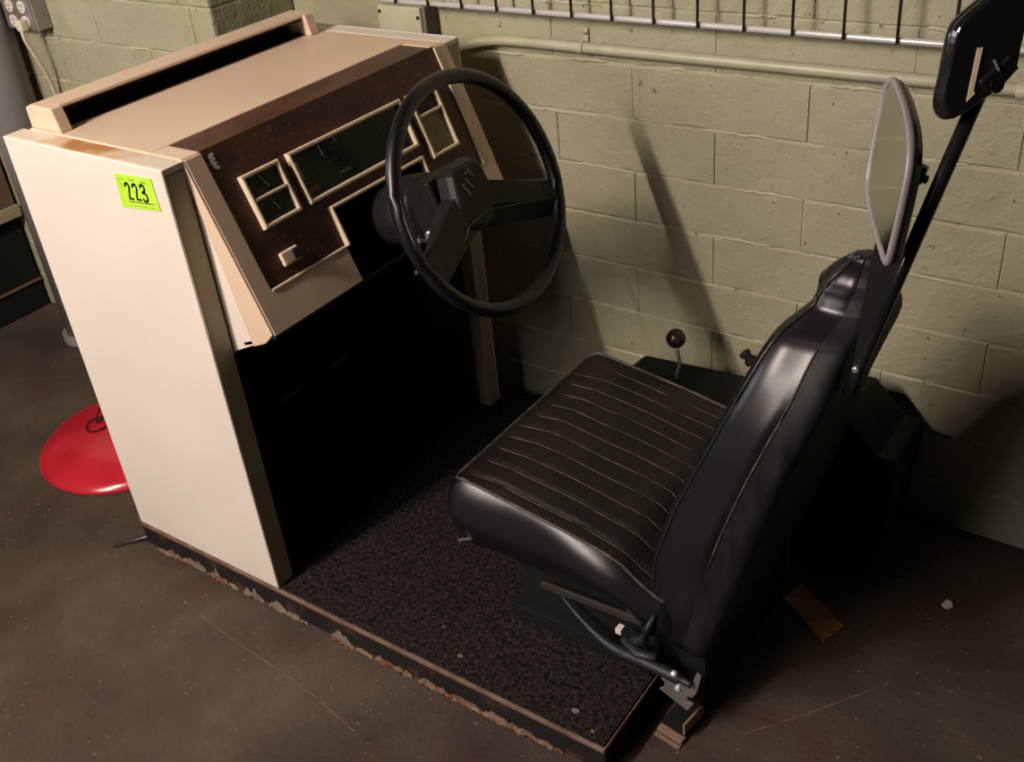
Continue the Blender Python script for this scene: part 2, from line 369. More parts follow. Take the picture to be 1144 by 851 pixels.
# dark crust peeling off along the foot of the near edge
for x_, y_, q_ in ((.905, .045, .006), (1.165, .045, .008), (1.215, .022, .004), (.83, .09, .003)):
    MB().prism([(x_+q_*math.cos(a_)*(1+.4*math.sin(3*a_)), y_+q_*.7*math.sin(a_), H0+.0004) for a_ in [i_*math.pi/4 for i_ in range(8)]], (0, 0, .0012)).build('lint_fleck', 'lint', pf)
rnd = random.Random(3)
for mt_, cnt, hmax in (('peel', 46, .016), ('peel_olive', 16, .030), ('peel_red', 12, .012)):
    cr = MB()
    for q in range(cnt):
        x0_ = rnd.uniform(.01, 1.15) if mt_ != 'peel_olive' else rnd.uniform(.12, .62)
        wd = rnd.uniform(.012, .05); hh = rnd.uniform(.35, 1.25)*hmax; n = 7; k0 = rnd.uniform(0, .0008)
        dz = 0 if mt_ != 'peel_olive' else rnd.uniform(.000, .006)
        base = [(x0_+wd*i/n, -.0022-rnd.uniform(0, .006)*(dz == 0)-k0, dz*rnd.uniform(.5, 1)) for i in range(n+1)]
        top = [(x0_+wd*(n-i)/n, -.0010-k0, dz+.001+hh*math.sin(math.pi*(n-i+.6)/(n+1.2))*rnd.uniform(.45, 1)) for i in range(n+1)]
        cr.prism(base+top, (0, .0009, 0))
    o = cr.build('paint_crust', mt_, pf); o['kind'] = 'stuff'
MB().tube([(-.062, -.054, .006), (-.008, .004, .012), (.03, .02, .014)], .0045).build('bolt', 'darksteel', pf, smooth=True)

# ------------------------------------------------------------------ console
cn = thing('driving_console', 'cream driving simulator console with walnut dashboard and tall side panels', 'console', (.23, .41, H0))
H1 = 1.0
def side(y0, y1, flange_y, inner):
    MB().box((0, y0, H0+.001), (W0, y1, H1)).build('side_panel', 'panel', cn, bevel=.002)
for near in (True, False):
    if near: sy0, sy1, fy0, fy1 = 0, .006, .006, T0
    else: sy0, sy1, fy0, fy1 = D0-.006, D0, D0-T0, D0-.006
    p = MB().box((0, sy0, H0+.001), (W0, sy1, H1)).build('side_panel', 'panel', cn, bevel=.0025)
    ly = sy1 if near else sy0-.003
    MB().box((.0265, ly, H0+.002), (W0-.036, ly+.003, H1-.014)).build('inner_shade_lining', 'footwell_shade', p)  # lining added so its dark brown tones down the lit footwell
    MB().box((W0-.034, fy0, H0+.001), (W0-.0005, fy1, H1-.013)).build('rear_flange', 'panel_shaded' if near else 'panel_shaded', p, bevel=.0015)
    MB().box((.0, fy0, H1-.012), (W0-.0005, fy1, H1-.0005)).build('top_flange', 'rust_top' if near else 'panel', p, bevel=.0015)
    MB().box((.0, fy0, H0+.001), (.012, fy1, H1-.013)).build('front_flange', 'footwell_shade', p)  # dark colour here hides a sliver of leaking light
MB().box((.0125, .010, H0+.002), (.026, D0-.010, .975)).build('front_light_block', 'matte', cn)  # black sheet added to keep the footwell dark
# lower housing sides (white metal) and beige hood
yA, yB = .052, .765
for a, b in ((yA-.002, yA+.004), (yB-.004, yB+.002)):
    MB().prism([(.03, a, .98), (.455, a, .985), (.518, a, .657), (.449, a, .624), (.449, a, .62), (.03, a, .62)], (0, b-a, 0)).build('housing_side', 'panel', cn)
MB().box((.03, yA+.004, .60), (.44, yB-.004, .615)).build('housing_floor', 'matte', cn)
O = Vector((.455, .05, 1.0)); A = Vector((.124, 0, -.304)).normalized(); NF = Vector((-A.z, 0, A.x))   # face axes: u = +y, v = A, outward NF
def F(u, v, n=0): return O+Vector((0, u, 0))+A*v+NF*n
FU, FV = .717, .336
def fbox(mb, u0, u1, v0, v1, n0, n1): return mb.hexa((F(u0, v0, n0)+F(u1, v1, n1))/2, Vector((0, (u1-u0)/2, 0)), A*(v1-v0)/2, NF*(n1-n0)/2)
def fpoly(mb, pts, n0, n1): return mb.prism([F(u, v, n0) for u, v in pts], NF*(n1-n0))
hd = MB()
# top deck of the hood with a recess for the walnut strip
hd.box((.012, .05, .988), (.366, .765, 1.0))
o = hd.build('hood_top', 'plastic', cn, bevel=.003)
MB().box((.366, .05, .986), (.449, .09, 1.0)).add([], []).build('hood_corner', 'plastic', cn, bevel=.002)
MB().box((.366, .727, .986), (.449, .765, 1.0)).build('hood_corner', 'plastic', cn, bevel=.002)
# skirt on the near and far side, tapering down behind the face
for y in (.046, .765):
    MB().prism([(.44, y, .9995), (.4545, y, .9995), (.5785, y, .694), (.555, y, .671), (.518, y, .655), (.449, y, .985)], (0, .0045, 0)).build('hood_skirt', 'plastic', cn, bevel=.0015)
fc = MB()
fpoly(fc, [(.0, .0), (.038, 0), (.038, .264), (.236, .264), (.236, .336), (.0, .336)], -.02, 0)
o1 = fc.build('face_frame', 'plastic', cn, bevel=.0025)
fc = MB(); fpoly(fc, [(.716, .0), (.679, 0), (.679, .264), (.510, .264), (.510, .336), (.716, .336)], -.02, 0)
fc.build('face_frame', 'plastic', cn, bevel=.0025)
MB().hexa(F(.36, .336, -.05), (0, .36, 0), A*.003, NF*.05).build('hood_underside', 'matte', cn)
# walnut: top strip + face with a notch for the column
MB().box((.366, .09, .984), (.447, .727, .9985)).build('walnut_strip', 'wood', cn, bevel=.0015)
wf = MB(); fpoly(wf, [(.038, -.003), (.679, -.003), (.679, .264), (.510, .264), (.510, .183), (.236, .183), (.236, .264), (.038, .264)], -.018, -.003)
wf.build('walnut_fascia', 'wood', cn)
# light bead round the walnut
r = .0028
for P in ([(.039, .262), (.238, .262)], [(.510, .262), (.678, .262), (.678, .0)],):
    MB().tube([F(u, v, -.001) for u, v in P], r, 6).build('face_bead', 'trim', cn)
def frame(pts, name='bezel', wd=.0040, hgt=.008, closed=True):
    n = len(pts); segs = []
    cu = sum(p[0] for p in pts)/n; cv_ = sum(p[1] for p in pts)/n
    def off(i, w):
        a = pts[i-1] if (closed or i > 0) else None; b = pts[(i+1) % n] if (closed or i < n-1) else None; p = pts[i]
        d1 = Vector((p[0]-a[0], p[1]-a[1])).normalized() if a else None; d2 = Vector((b[0]-p[0], b[1]-p[1])).normalized() if b else None
        d1 = d1 or d2; d2 = d2 or d1; n1 = Vector((-d1.y, d1.x)); n2 = Vector((-d2.y, d2.x)); m_ = (n1+n2); m_ = m_/(m_.dot(n1))
        return p[0]+m_.x*w, p[1]+m_.y*w
    rings = []
    for i in range(n):
        rings.append([F(*off(i, -wd), -.004), F(*off(i, -wd), hgt-.002), F(*off(i, -wd*.45), hgt), F(*off(i, wd*.45), hgt), F(*off(i, wd), hgt-.002), F(*off(i, wd), -.004)])
    mb = MB()
    if closed: rings.append(rings[0]); mb.loft(rings, cap=False)
    else: mb.loft(rings)
    return mb.build(name, 'trim', cn, bevel=.0008)
gf = frame([(.086, .067), (.171, .067), (.171, .160), (.086, .160)])
fbox(MB(), .09, .167, .108, .1145, -.004, .0075).build('divider', 'trim', gf, bevel=.002)
for v0, v1 in ((.07, .108), (.1145, .157)):
    g = fbox(MB(), .089, .168, v0, v1, -.004, -.001).build('gauge_face', 'black_dash', cn)
    # needle and scale marks
    mb = MB(); pa, pb_ = F(.123, v0+.004, .0005), F(.134, v0+.028, .0005); dd = (pb_-pa)/2; mb.hexa((pa+pb_)/2, dd, dd.normalized().cross(NF)*.0008, NF*.0005)
    mb.build('needle', 'white', g)
    mb = MB()
    for i in range(5): fbox(mb, .098+i*.007, .0988+i*.007, v1-.012-.002*(i % 2), v1-.006, -.001, -.0002)
    fbox(mb, .097, .128, v1-.0052, v1-.0044, -.001, -.0002); fbox(mb, .100, .1012, v0+.006, v1-.014, -.001, -.0002)
    mb.build('scale_marks', 'faint', g)
cf = frame([(.201, .066), (.513, .066), (.513, .159), (.201, .159)])
cl = fbox(MB(), .204, .510, .069, .156, -.006, -.001).build('cluster_face', 'black_dash', cn)
def fline(mb, a, b, wd=.0009, n=.0006):
    pa, pb = F(*a, n), F(*b, n); d = (pb-pa); t = d.normalized(); s_ = t.cross(NF)*wd
    return mb.hexa((pa+pb)/2, d/2, s_, NF*.0005)
for a_, b_ in (((.211, .083), (.213, .118)), ((.276, .073), (.278, .096)), ((.319, .071), (.320, .082))):
    fline(MB(), a_, b_, .0010).build('needle', 'white', cl)
mb = MB()
for cu, cv, rr in ((.262, .112, .026), (.335, .104, .034), (.41, .104, .030)):   # faint dial arcs
    for i in range(14):
        t0 = math.radians(150+i*18); fline(mb, (cu+rr*math.cos(t0), cv+rr*math.sin(t0)), (cu+rr*.86*math.cos(t0), cv+rr*.86*math.sin(t0)), .0005, 0)
for i in range(5): fline(mb, (.30+i*.006, .137), (.303+i*.006, .137), .0022, 0)
mb.build('dial_marks', 'faint', cl)
fbox(MB(), .212, .236, .136, .146, -.001, .0002).build('warning_lens', 'glow', cl)
rf = frame([(.544, .067), (.624, .067), (.624, .196), (.544, .196)])
fbox(MB(), .548, .62, .109, .1155, -.004, .0075).build('divider', 'trim', rf, bevel=.002)
fbox(MB(), .547, .621, .07, .109, -.004, -.001).build('gauge_face', 'black_dash', cn)
fbox(MB(), .547, .621, .1155, .193, -.0045, -.0015).build('ashtray_front', 'tray', cn)
frame([(.238, .262), (.238, .186), (.508, .186), (.508, .226)], 'column_bezel', closed=False)
sw = fbox(MB(), .084, .128, .211, .238, -.002, .007).build('switch_plate', 'trim', cn, bevel=.004, seg=3)
fbox(MB(), .108, .126, .214, .234, .007, .0135).build('rocker', 'black', sw, bevel=.003)
# dark cavity behind the column opening, with a floor plate added to block light
cv = MB()
fbox(cv, .236, .51, .186, .336, -.09, -.086); fbox(cv, .232, .237, .186, .336, -.09, -.019); fbox(cv, .509, .514, .186, .336, -.09, -.019)
fbox(cv, .236, .51, .332, .336, -.09, -.002)
cv.build('column_cavity_light_stop', 'matte', cn)
# pale worn sticker remnant
mp = [(.058+.0105*math.cos(t), .022+.015*math.sin(t)) for t in [math.radians(a) for a in range(90, 271, 12)]]
mp += [(.062, .010), (.056, .014), (.061, .017), (.055, .021), (.061, .025), (.055, .029), (.062, .033)]
fpoly(MB(), [(u, v) for u, v in mp], -.003, -.0018).build('sticker_remnant', 'white', cn)['label'] = 'torn pale round sticker remnant'
# raised ledge at the front of the hood with a dark slot
lg = MB()
x0, x1, zt = .018, .112, 1.047
ya, yb = .052, .742
lg.prism([(.018, ya, 1.0), (.018, ya, 1.040), (.036, ya, zt), (.100, ya, zt-.002), (.112, ya, 1.0)], (0, .026, 0))
lg.prism([(.018, yb-.026, 1.0), (.018, yb-.026, 1.040), (.036, yb-.026, zt), (.100, yb-.026, zt-.002), (.112, yb-.026, 1.0)], (0, .026, 0))
lg.prism([(.018, ya+.02, 1.0), (.018, ya+.02, 1.040), (.036, ya+.02, zt), (.092, ya+.02, zt-.001), (.094, ya+.02, zt-.008), (.040, ya+.02, 1.034), (.034, ya+.02, 1.0)], (0, yb-ya-.04, 0))
lg.build('ledge', 'plastic', cn, bevel=.003, seg=3)
MB().box((.036, ya+.022, 1.0005), (.085, yb-.022, 1.002)).build('slot_liner', 'matte', cn)
MB().prism([(.036, ya+.024, 1.002), (.042, ya+.024, 1.032), (.088, ya+.024, 1.037), (.088, ya+.024, 1.033), (.046, ya+.024, 1.029), (.04, ya+.024, 1.002)], (0, yb-ya-.048, 0)).build('slot_liner', 'matte', cn)
# pedals in the dark footwell
for nm, y, x, z, wd in (('brake_pedal', .46, .25, .30, .035), ('clutch_pedal', .30, .25, .30, .03), ('accelerator_pedal', .62, .25, .21, .024)):
    p = MB().hexa((x, y, z), (0, wd, 0), Vector((.5, 0, .85))*.03, Vector((.85, 0, -.5))*.006).build(nm, 'black', cn, bevel=.004)
    MB().tube([(x-.005, y, z+.01), (x-.05, y, z+.18), (x-.09, y, .62)], .006, 6).build('pedal_arm', 'matte', p)

# lot tag on the near side panel
tg = thing('lot_tag', 'fluorescent yellow-green sticker numbered 223 on the cream side panel', 'sticker', (.375, -.0008, .945))
TL, TR, BR, BL = Vector((.324, 0, .977)), Vector((.424, 0, .982)), Vector((.426, 0, .923)), Vector((.320, 0, .913))
def Tg(a, b, d=0): return TL.lerp(TR, a).lerp(BL.lerp(BR, a), b)+Vector((0, -.0006-d, 0))
MB().prism([Tg(0, 0), Tg(1, 0), Tg(1, 1), Tg(0, 1)], (0, -.0008, 0)).build('paper', 'tag', tg)
def stroke(mb, pts, wd, d=.0009):
    for (a, b), (c, e) in zip(pts[:-1], pts[1:]):
        p, q = Tg(a, b, d), Tg(c, e, d); dd = q-p; t = dd.normalized(); n = Vector((-t.z, 0, t.x))*wd
        mb.hexa((p+q)/2, dd/2+t*wd*.6, n, (0, .00035, 0))
def arc(cx, cy, rx, ry, a0, a1, n=8): return [(cx+rx*math.cos(math.radians(a0+(a1-a0)*i/n)), cy+ry*math.sin(math.radians(a0+(a1-a0)*i/n))) for i in range(n+1)]
ink = MB(); wd = .0021
for bx in (.22, .42):
    stroke(ink, arc(bx+.06, .36, .055, .11, 190, 400)+[(bx+.075, .55), (bx+.05, .70), (bx+.155, .71)], wd)
stroke(ink, arc(.69, .34, .055, .10, 190, 430)+[(.665, .48)]+arc(.70, .61, .068, .13, 290, 510), wd)
ink.build('number', 'ink', tg)
ink = MB(); stroke(ink, [(.22, .79), (.86, .80)], .0007); ink.build('underline', 'ink', tg)
ink = MB(); stroke(ink, [(.26, .90), (.86, .92)], .0007)
stroke(ink, [(.08, .13), (.24, .14)], .0008)
for i in range(4): stroke(ink, [(.36+i*.045, .12), (.38+i*.045, .16)], .0012)
for i in range(4): stroke(ink, [(.68+i*.04, .14), (.70+i*.04, .18)], .0012)
stroke(ink, [(.07, .16), (.17, .42)], .0008)
ink.build('faint_print', 'inkfaint', tg)

# ------------------------------------------------------------------ steering wheel and column
WC = Vector((.787, .42, .849)); WN = Vector((math.cos(.366), -.04, math.sin(.366))).normalized()
WU = Vector((-math.sin(.366), 0, math.cos(.366))); WR = Vector((0, 1, 0))
def Wh(u, v, n=0): return WC+WR*u+WU*v+WN*n
sw = thing('steering_wheel', 'large black two-spoke steering wheel on a short column at the dashboard', 'steering wheel', tuple(WC))
rim = [Wh(.213*math.cos(t), .213*math.sin(t)) for t in [2*math.pi*i/72 for i in range(72)]]
MB().ring(rim, .0138, 14).build('rim', 'wheel', sw, smooth=True)
for sgn in (1, -1):
    sp = MB()
    def sec(t, b, n0, n1):
        L_ = lambda k: (sgn*(t[0]+(b[0]-t[0])*k), t[1]+(b[1]-t[1])*k)
        return [Wh(*L_(0), n0), Wh(*L_(.06), n1-.002), Wh(*L_(.55), n1+.006), Wh(*L_(.94), n1-.010), Wh(*L_(1), n0)]
    sp.loft([sec((.030, .024), (.002, -.060), -.062, -.026), sec((.062, .014), (.045, -.078), -.055, -.022), sec((.12, -.012), (.105, -.096), -.040, -.014), sec((.170, -.034), (.150, -.108), -.020, -.005), sec((.203, -.048), (.174, -.114), -.010, .003)])
    sp.build('spoke', 'shroud', sw, bevel=.003)
# hub pad: chamfered box
hp = [(-.036, .050), (-.022, .062), (.034, .062), (.048, .050), (.056, -.010), (.030, -.052), (-.004, -.062), (-.044, -.050), (-.052, -.010)]
hb = MB().loft([[Wh(u*1.12, v*1.1, -.060) for u, v in hp], [Wh(u*1.06, v*1.06, -.034) for u, v in hp], [Wh(u*.98, v*.98, -.022) for u, v in hp], [Wh(u*.86, v*.86, -.018) for u, v in hp]])
hub = hb.build('hub_pad', 'shroud', sw, bevel=.004, seg=3)
lgm = MB()
for (a, b), (c, d) in (((.004, .050), (.014, .031)), ((-.010, .036), (.001, .014)), ((-.022, .026), (-.013, .006))):
    p, q = Wh(a, b, -.0165), Wh(c, d, -.0165); t = (q-p).normalized()
    lgm.hexa((p+q)/2, (q-p)/2, t.cross(WN)*.0007, WN*.0005)
p, q = Wh(-.024, .028, -.0165), Wh(-.017, .030, -.0165); lgm.hexa((p+q)/2, (q-p)/2, WU*.001, WN*.0005)
p, q = Wh(.001, .046, -.0165), Wh(-.006, .044, -.0165); lgm.hexa((p+q)/2, (q-p)/2, WU*.001, WN*.0005)
lgm.build('emblem', 'emblem', hub)
mb = MB(); mb.tube([Wh(-.095, -.066, -.008), Wh(-.050, -.040, -.013), Wh(.004, -.034, -.014), Wh(.09, -.055, -.009), Wh(.185, -.082, .006)], .0011, 6)
mb.build('pad_ridge', 'seam', hub)
# shroud block behind the wheel and the drum by the dash
def cbox(u0, u1, v0, v1, n0, n1, taper=1.0):
    r0 = [(u0, v0), (u1, v0), (u1, v1), (u0, v1)]; cu, cv_ = (u0+u1)/2, (v0+v1)/2
    return MB().loft([[Wh(u, v, n0) for u, v in r0], [Wh(cu+(u-cu)*taper, cv_+(v-cv_)*taper, n1) for u, v in r0]])
cbox(-.062, .058, -.055, .060, -.062, -.135, .95).build('column_shroud', 'shroud', sw, bevel=.008, seg=3)
MB().lathe(Wh(0, 0, -.130), -WN, [(0, .05), (.01, .066), (.06, .070), (.085, .066), (.19, .050), (.2, .03)], 28).build('column_drum', 'shroud', sw, smooth=False, bevel=.003)
ig = MB(); ig.lathe(Wh(-.066, -.035, -.10), Vector((.15, -1, .0)), [(0, .009), (.010, .009), (.012, .006)], 14)
ig.build('ignition_lock', 'steel', sw)
MB().hexa(Wh(-.092, -.038, -.10), (.002, .012, -.0045), WU*.004, WN*.001).build('ignition_key', 'chrome', sw, bevel=.0006)
MB().tube([Wh(-.045, -.03, -.15), Wh(-.085, -.075, -.145), Wh(-.108, -.095, -.14)], [.004, .003, .0042], 8).build('indicator_stalk', 'darksteel', sw, smooth=True)

# ------------------------------------------------------------------ seat
st = thing('driver_seat', 'worn black vinyl car seat with pleated cushion and low headrest', 'seat', (1.1, .42, H0))
YN, YF = .172, .668
def ztop(x, y):
    e = lerp(x, [.83, .86, 1.0, 1.10, 1.19, 1.235, 1.30], [.378, .392, .371, .354, .335, .300, .265])
    q = (y-.42)/.25; crown = .022*(1-q**4)*min(1, max(0, (x-.835)/.10))
    return e+crown
def cush_outline(off, n=5):
    x0, x1, y0, y1, r = .838-off, 1.29+off, YN-off, YF+off, .022+max(off, 0)
    P = []
    for cx, cy, a in ((x1-r, y0+r, -90), (x1-r, y1-r, 0), (x0+r, y1-r, 90), (x0+r, y0+r, 180)):
        for i in range(n+1): t = math.radians(a+90*i/n); P.append((cx+r*math.cos(t), cy+r*math.sin(t)))
    out = []                                  # refine the long edges
    for i, p in enumerate(P):
        q = P[(i+1) % len(P)]; d = math.dist(p, q); k = max(1, round(d/.035))
        for j in range(k): out.append((p[0]+(q[0]-p[0])*j/k, p[1]+(q[1]-p[1])*j/k))
    return out
base = cush_outline(0); nO = len(base)
cxy = (sum(p[0] for p in base)/nO, .42)
def nrm(i):
    a, b = base[i-1], base[(i+1) % nO]; t = Vector((b[0]-a[0], b[1]-a[1])).normalized(); return Vector((t.y, -t.x))
def offp(i, off): n = nrm(i); return base[i][0]+n.x*off, base[i][1]+n.y*off
def bulge(i):                                  # slightly uneven stuffing
    x, y = base[i]; return 1+.25*math.sin(x*21+y*13)
rings = []
for off, dz in ((0, 0), (.008, -.008), (.019, -.028), (.024, -.055), (.019, -.085), (.006, -.115), (-.010, -.140), (-.05, -.150)):
    rg = []
    for i in range(nO):
        x, y = offp(i, off*bulge(i) if off > 0 else off)
        fr = 1.0
        rg.append(Vector((x, y, ztop(*base[i])+dz*lerp(base[i][0], [.84, 1.0, 1.24], [1.22, 1.08, .74]))))
    rings.append(rg)
MB().loft(rings, cap=False).build('cushion_side', 'vinyl', st, smooth=True, sub=1)
# pleated top: strips of a grid across y, groove at each pleat
tp = MB(); NX, pl = 26, .042
ys = []
yy = YN
pleats = [.196+pl*i for i in range(11)]
while yy < YF+1e-6: ys.append(yy); yy += (YF-YN)/118
def inside(x, y):                              # clamp to outline corners
    x0, x1, r = .838, 1.29, .022
    dy = max(0, YN+r-y, y-(YF-r)); k = r-math.sqrt(max(0, r*r-dy*dy))
    return max(x, x0+k), min(x, x1-k)
vs = []
for iy, y in enumerate(ys):
    a, _ = inside(-9, y); _, b = inside(9, y)
    for ix in range(NX+1):
        t = ix/NX; x = a+(b-a)*(t**1.25)
        z = ztop(x, y)
        if .03 < t: 
            d = min(abs(y-p) for p in pleats); z -= .0042*max(0, 1-d/.008)*min(1, (t-.03)*9); z += .002*math.sin(x*37+y*9)*math.sin(y*23)
        z -= .010*max(0, 1-(x-.838)/.03)*0
        vs.append((x, y, z))
fs = [(i*(NX+1)+j, i*(NX+1)+j+1, (i+1)*(NX+1)+j+1, (i+1)*(NX+1)+j) for i in range(len(ys)-1) for j in range(NX)]
tp.add(vs, fs); top = tp.build('cushion_top', 'vinyl_top', st, smooth=True)
for i, p in enumerate(pleats):
    x0 = .858+(.012 if i < 2 else 0); x1 = 1.27
    pts = [(x0+(x1-x0)*k/16, p+.0012*math.sin(k*.9+i), ztop(x0+(x1-x0)*k/16, p)-.0024-(.001 if k == 0 else 0)) for k in range(17)]
    MB().tube(pts, .00115, 6).build('pleat_seam', 'seam', top, smooth=True)
MB().ring([Vector((base[i][0], base[i][1], ztop(*base[i])+.001)) for i in range(nO)], .0032, 8).build('welt', 'seam', st, smooth=True)['label'] = 'worn greyish piping round the cushion'

# backrest
def xf(z): return lerp(z, [.165, .353, .478, .566, .611, .723, .769, .787, .797, .82, .85, .895], [1.236, 1.240, 1.278, 1.314, 1.333, 1.377, 1.395, 1.405, 1.413, 1.440, 1.450, 1.468])
def xr(z): return lerp(z, [.164, .274, .387, .576, .653, .712, .839, .90], [1.350, 1.386, 1.419, 1.466, 1.491, 1.511, 1.530, 1.532])
def section(z):
    yn = lerp(z, [.16, .18, .20, .45, .60, .68, .73, .765, .785, .797, .808, .820, .840, .862, .872, .880, .886], [.188, .176, .170, .176, .190, .207, .225, .245, .260, .275, .300, .320, .328, .332, .338, .348, .362])
    yf = lerp(z, [.16, .20, .690, .730, .755, .780, .805, .845, .862, .872, .880, .886], [.655, .67, .590, .570, .545, .510, .470, .435, .422, .412, .400, .385])
    hw, yc = (yf-yn)/2, (yf+yn)/2
    a, b = xf(z), xr(z)
    if z > .85: tt = (z-.85)/.037; m_ = (a+b)/2+.004; h_ = (b-a)/2*(1-.55*tt*tt); a, b = m_-h_, m_+h_
    T = b-a; rf_, rr_ = min(T*.30, hw*.6), min(T*.16, hw*.4)
    P = []
    dish = lerp(z, [.70, .80, .84], [.030, .012, -.012])
    nF = 12
    def corner(cx, cy, r, a0, a1, n=6): return [(cx+r*math.cos(math.radians(a0+(a1-a0)*i/n)), cy+r*math.sin(math.radians(a0+(a1-a0)*i/n))) for i in range(n+1)]
    bul = .010*math.sin(min(1, max(0, (z-.2)/.6))*math.pi*1.0)+.004*math.sin(z*31)
    for i in range(1, nF):
        q = -1+2*i/nF; P.append((a+dish*(1-q*q)*(1 if abs(q) < 1 else 0), yc-(hw-rf_)*q))
    P += corner(a+rf_, yc-hw+rf_, rf_, 180, 270)
    n1 = len(P)
    for i in range(1, 8): P.append((a+rf_+(T-rf_-rr_)*i/8, yc-hw-bul*math.sin(math.pi*i/8)*(.8 if i < 5 else .3)))
    P += corner(b-rr_, yc-hw+rr_, rr_, 270, 360, 4)
    for i in range(1, 10): P.append((b+.006*math.sin(math.pi*i/10), yc-hw+rr_+2*(hw-rr_)*i/10))
    P += corner(b-rr_, yc+hw-rr_, rr_, 0, 90, 4)
    for i in range(1, 8): P.append((b-rr_-(T-rf_-rr_)*i/8, yc+hw+bul*math.sin(math.pi*i/8)*.5))
    P += corner(a+rf_, yc+hw-rf_, rf_, 90, 180)
    return [Vector((x, y, z)) for x, y in P], n1
zs = [.160, .168, .18]+[.20+.02*i for i in range(30)]
zs = [z for z in zs if z < .785]+[.785+.0037*i for i in range(31)]
secs = [section(z)[0] for z in zs]; n1 = section(.5)[1]
nS = len(secs[0]); i0, i1 = n1+4, nS-7-4       # pad runs from far side round the front to i0
padidx = list(range(i1, nS))+list(range(0, i0+1)); covidx = list(range(i0, i1+1))
MB().loft([[r[i] for i in padidx] for r in secs], cap=False, closed=False).build('backrest', 'vinyl', st, smooth=True)
MB().loft([[r[i] for i in covidx] for r in secs], cap=False, closed=False).build('back_cover', 'cover', st, smooth=True)
MB().add(secs[-1], [tuple(range(nS))]).build('headrest_cap', 'vinyl', st)
MB().add(secs[0], [tuple(range(nS))]).build('backrest_underside', 'cover', st)
k3 = n1-4
MB().tube([r[k3]+Vector((0, -.001, 0)) for r in secs], .0028, 8).build('front_piping', 'piping', st, smooth=True)
MB().tube([r[i0]+Vector((0, -.0005, 0)) for r in secs if .40 < r[0].z < .79], .0018, 6).build('side_seam', 'seam', st, smooth=True)

# seat frame, rails, strap
MB().box((.95, .205, .095), (1.25, .62, .215)).build('seat_base', 'matte', st, bevel=.01)
for y in (.185, .62):
    MB().box((.93, y, H0+.002), (1.24, y+.03, H0+.035)).build('floor_rail', 'matte', st, bevel=.002)
MB().hexa((1.125, .178, .200), Vector((.107, 0, .004)), (0, .003, 0), (0, 0, .008)).build('side_rail', 'darksteel', st, bevel=.001)
MB().hexa((1.19, .170, .172), (.006, 0, 0), (0, .008, 0), (0, 0, .006)).build('rail_stop', 'socket', st, bevel=.001)['label'] = 'small white plastic stop'
strap = smooth_path([(1.055, .185, .178), (1.12, .170, .146), (1.18, .160, .130), (1.25, .152, .138), (1.31, .146, .142), (1.345, .144, .140)], 6)
MB().tube(strap, [(.0025+.0095*min(1, i/14))*(1 if i < len(strap)-5 else .6) for i in range(len(strap))], 8, flat=.9).build('lap_strap', 'belt', st, smooth=True)
MB().tube([(1.225, .16, .175), (1.245, .150, .195), (1.262, .148, .225), (1.27, .155, .26)], [.012, .018, .016, .006], 10, flat=.6).build('strap_loop', 'belt', st, smooth=True)
MB().tube([(1.20, .165, .16), (1.235, .155, .15), (1.275, .15, .165)], [.010, .013, .010], 8, flat=.6).build('strap_loop', 'belt', st, smooth=True)
MB().tube([(.880, .180, .252), (.853, .146, .258)], .0035, 8).build('recliner_pin', 'steel', st)
MB().prism([(1.282, .150, .117), (1.307, .150, .124), (1.338, .150, .123), (1.352, .150, .167), (1.360, .150, .163), (1.353, .150, .121), (1.345, .150, .102), (1.334, .150, .098), (1.334, .150, .086), (1.345, .150, .084), (1.334, .150, .061), (1.278, .150, .086), (1.287, .150, .096), (1.289, .150, .108)], (0, .004, 0)).build('latch_plate', 'steel', st, bevel=.0008)['label'] = 'notched bright steel latch plate'
MB().lathe((1.316, .150, .110), (0, -1, 0), [(0, .005), (.004, .005), (.005, .003)], 10).build('bolt', 'chrome', st)
MB().lathe((1.312, .146, .150), (0, -1, 0), [(0, .006), (.006, .006), (.008, .004)], 10).build('bolt', 'chrome', st)
MB().box((1.262, .20, .001), (1.345, .56, .150)).build('foot_light_block', 'matte', st, bevel=.003)  # solid block in place of feet, added to stop light reaching the floor

ch = thing('floor_channel', 'short tan steel channel on the floor below the seat latch', 'bracket', (1.32, .165, 0))
MB().prism([(1.284, .142, 0), (1.336, .134, 0), (1.346, .200, 0), (1.294, .208, 0)], (0, 0, .012)).build('channel_web', 'matte', ch)
MB().prism([(1.284, .128, 0), (1.337, .120, 0), (1.339, .136, 0), (1.286, .144, 0)], (0, 0, .009)).build('channel_lip', 'channel', ch, bevel=.001)
MB().prism([(1.284, .118, 0), (1.337, .110, 0), (1.338, .116, 0), (1.285, .124, 0)], (0, 0, .004)).build('channel_lip', 'channel', ch)
MB().prism([(1.336, .136, .008), (1.344, .190, .008), (1.340, .190, .008), (1.332, .136, .008)], (0, 0, .030)).build('channel_lip', 'channel', ch)

# ------------------------------------------------------------------ gear lever beside the seat
gl = thing('gear_lever', 'round-knobbed gear lever on a black housing between seat and block wall', 'gear lever', (1.05, .77, H0))
MB().prism([(.84, .71, H0+.002), (.84, .71, .26), (.88, .71, .30), (1.16, .71, .315), (1.20, .71, .28), (1.20, .71, H0+.002)], (0, .13, 0)).build('housing', 'hbox', gl, bevel=.006)
MB().tube(smooth_path([(.995, .775, .295), (.992, .775, .318), (1.000, .772, .345), (.992, .775, .385)], 5), .0042, 10).build('lever_rod', 'steel', gl, smooth=True)
MB().lathe((.990, .775, .385), (0, 0, 1), [(0, .004)]+[(.0215-.0215*math.cos(t), .0215*math.sin(t)) for t in [math.pi*i/14 for i in range(2, 14)]]+[(.043, .002)], 20).build('knob', 'knob', gl, smooth=True)

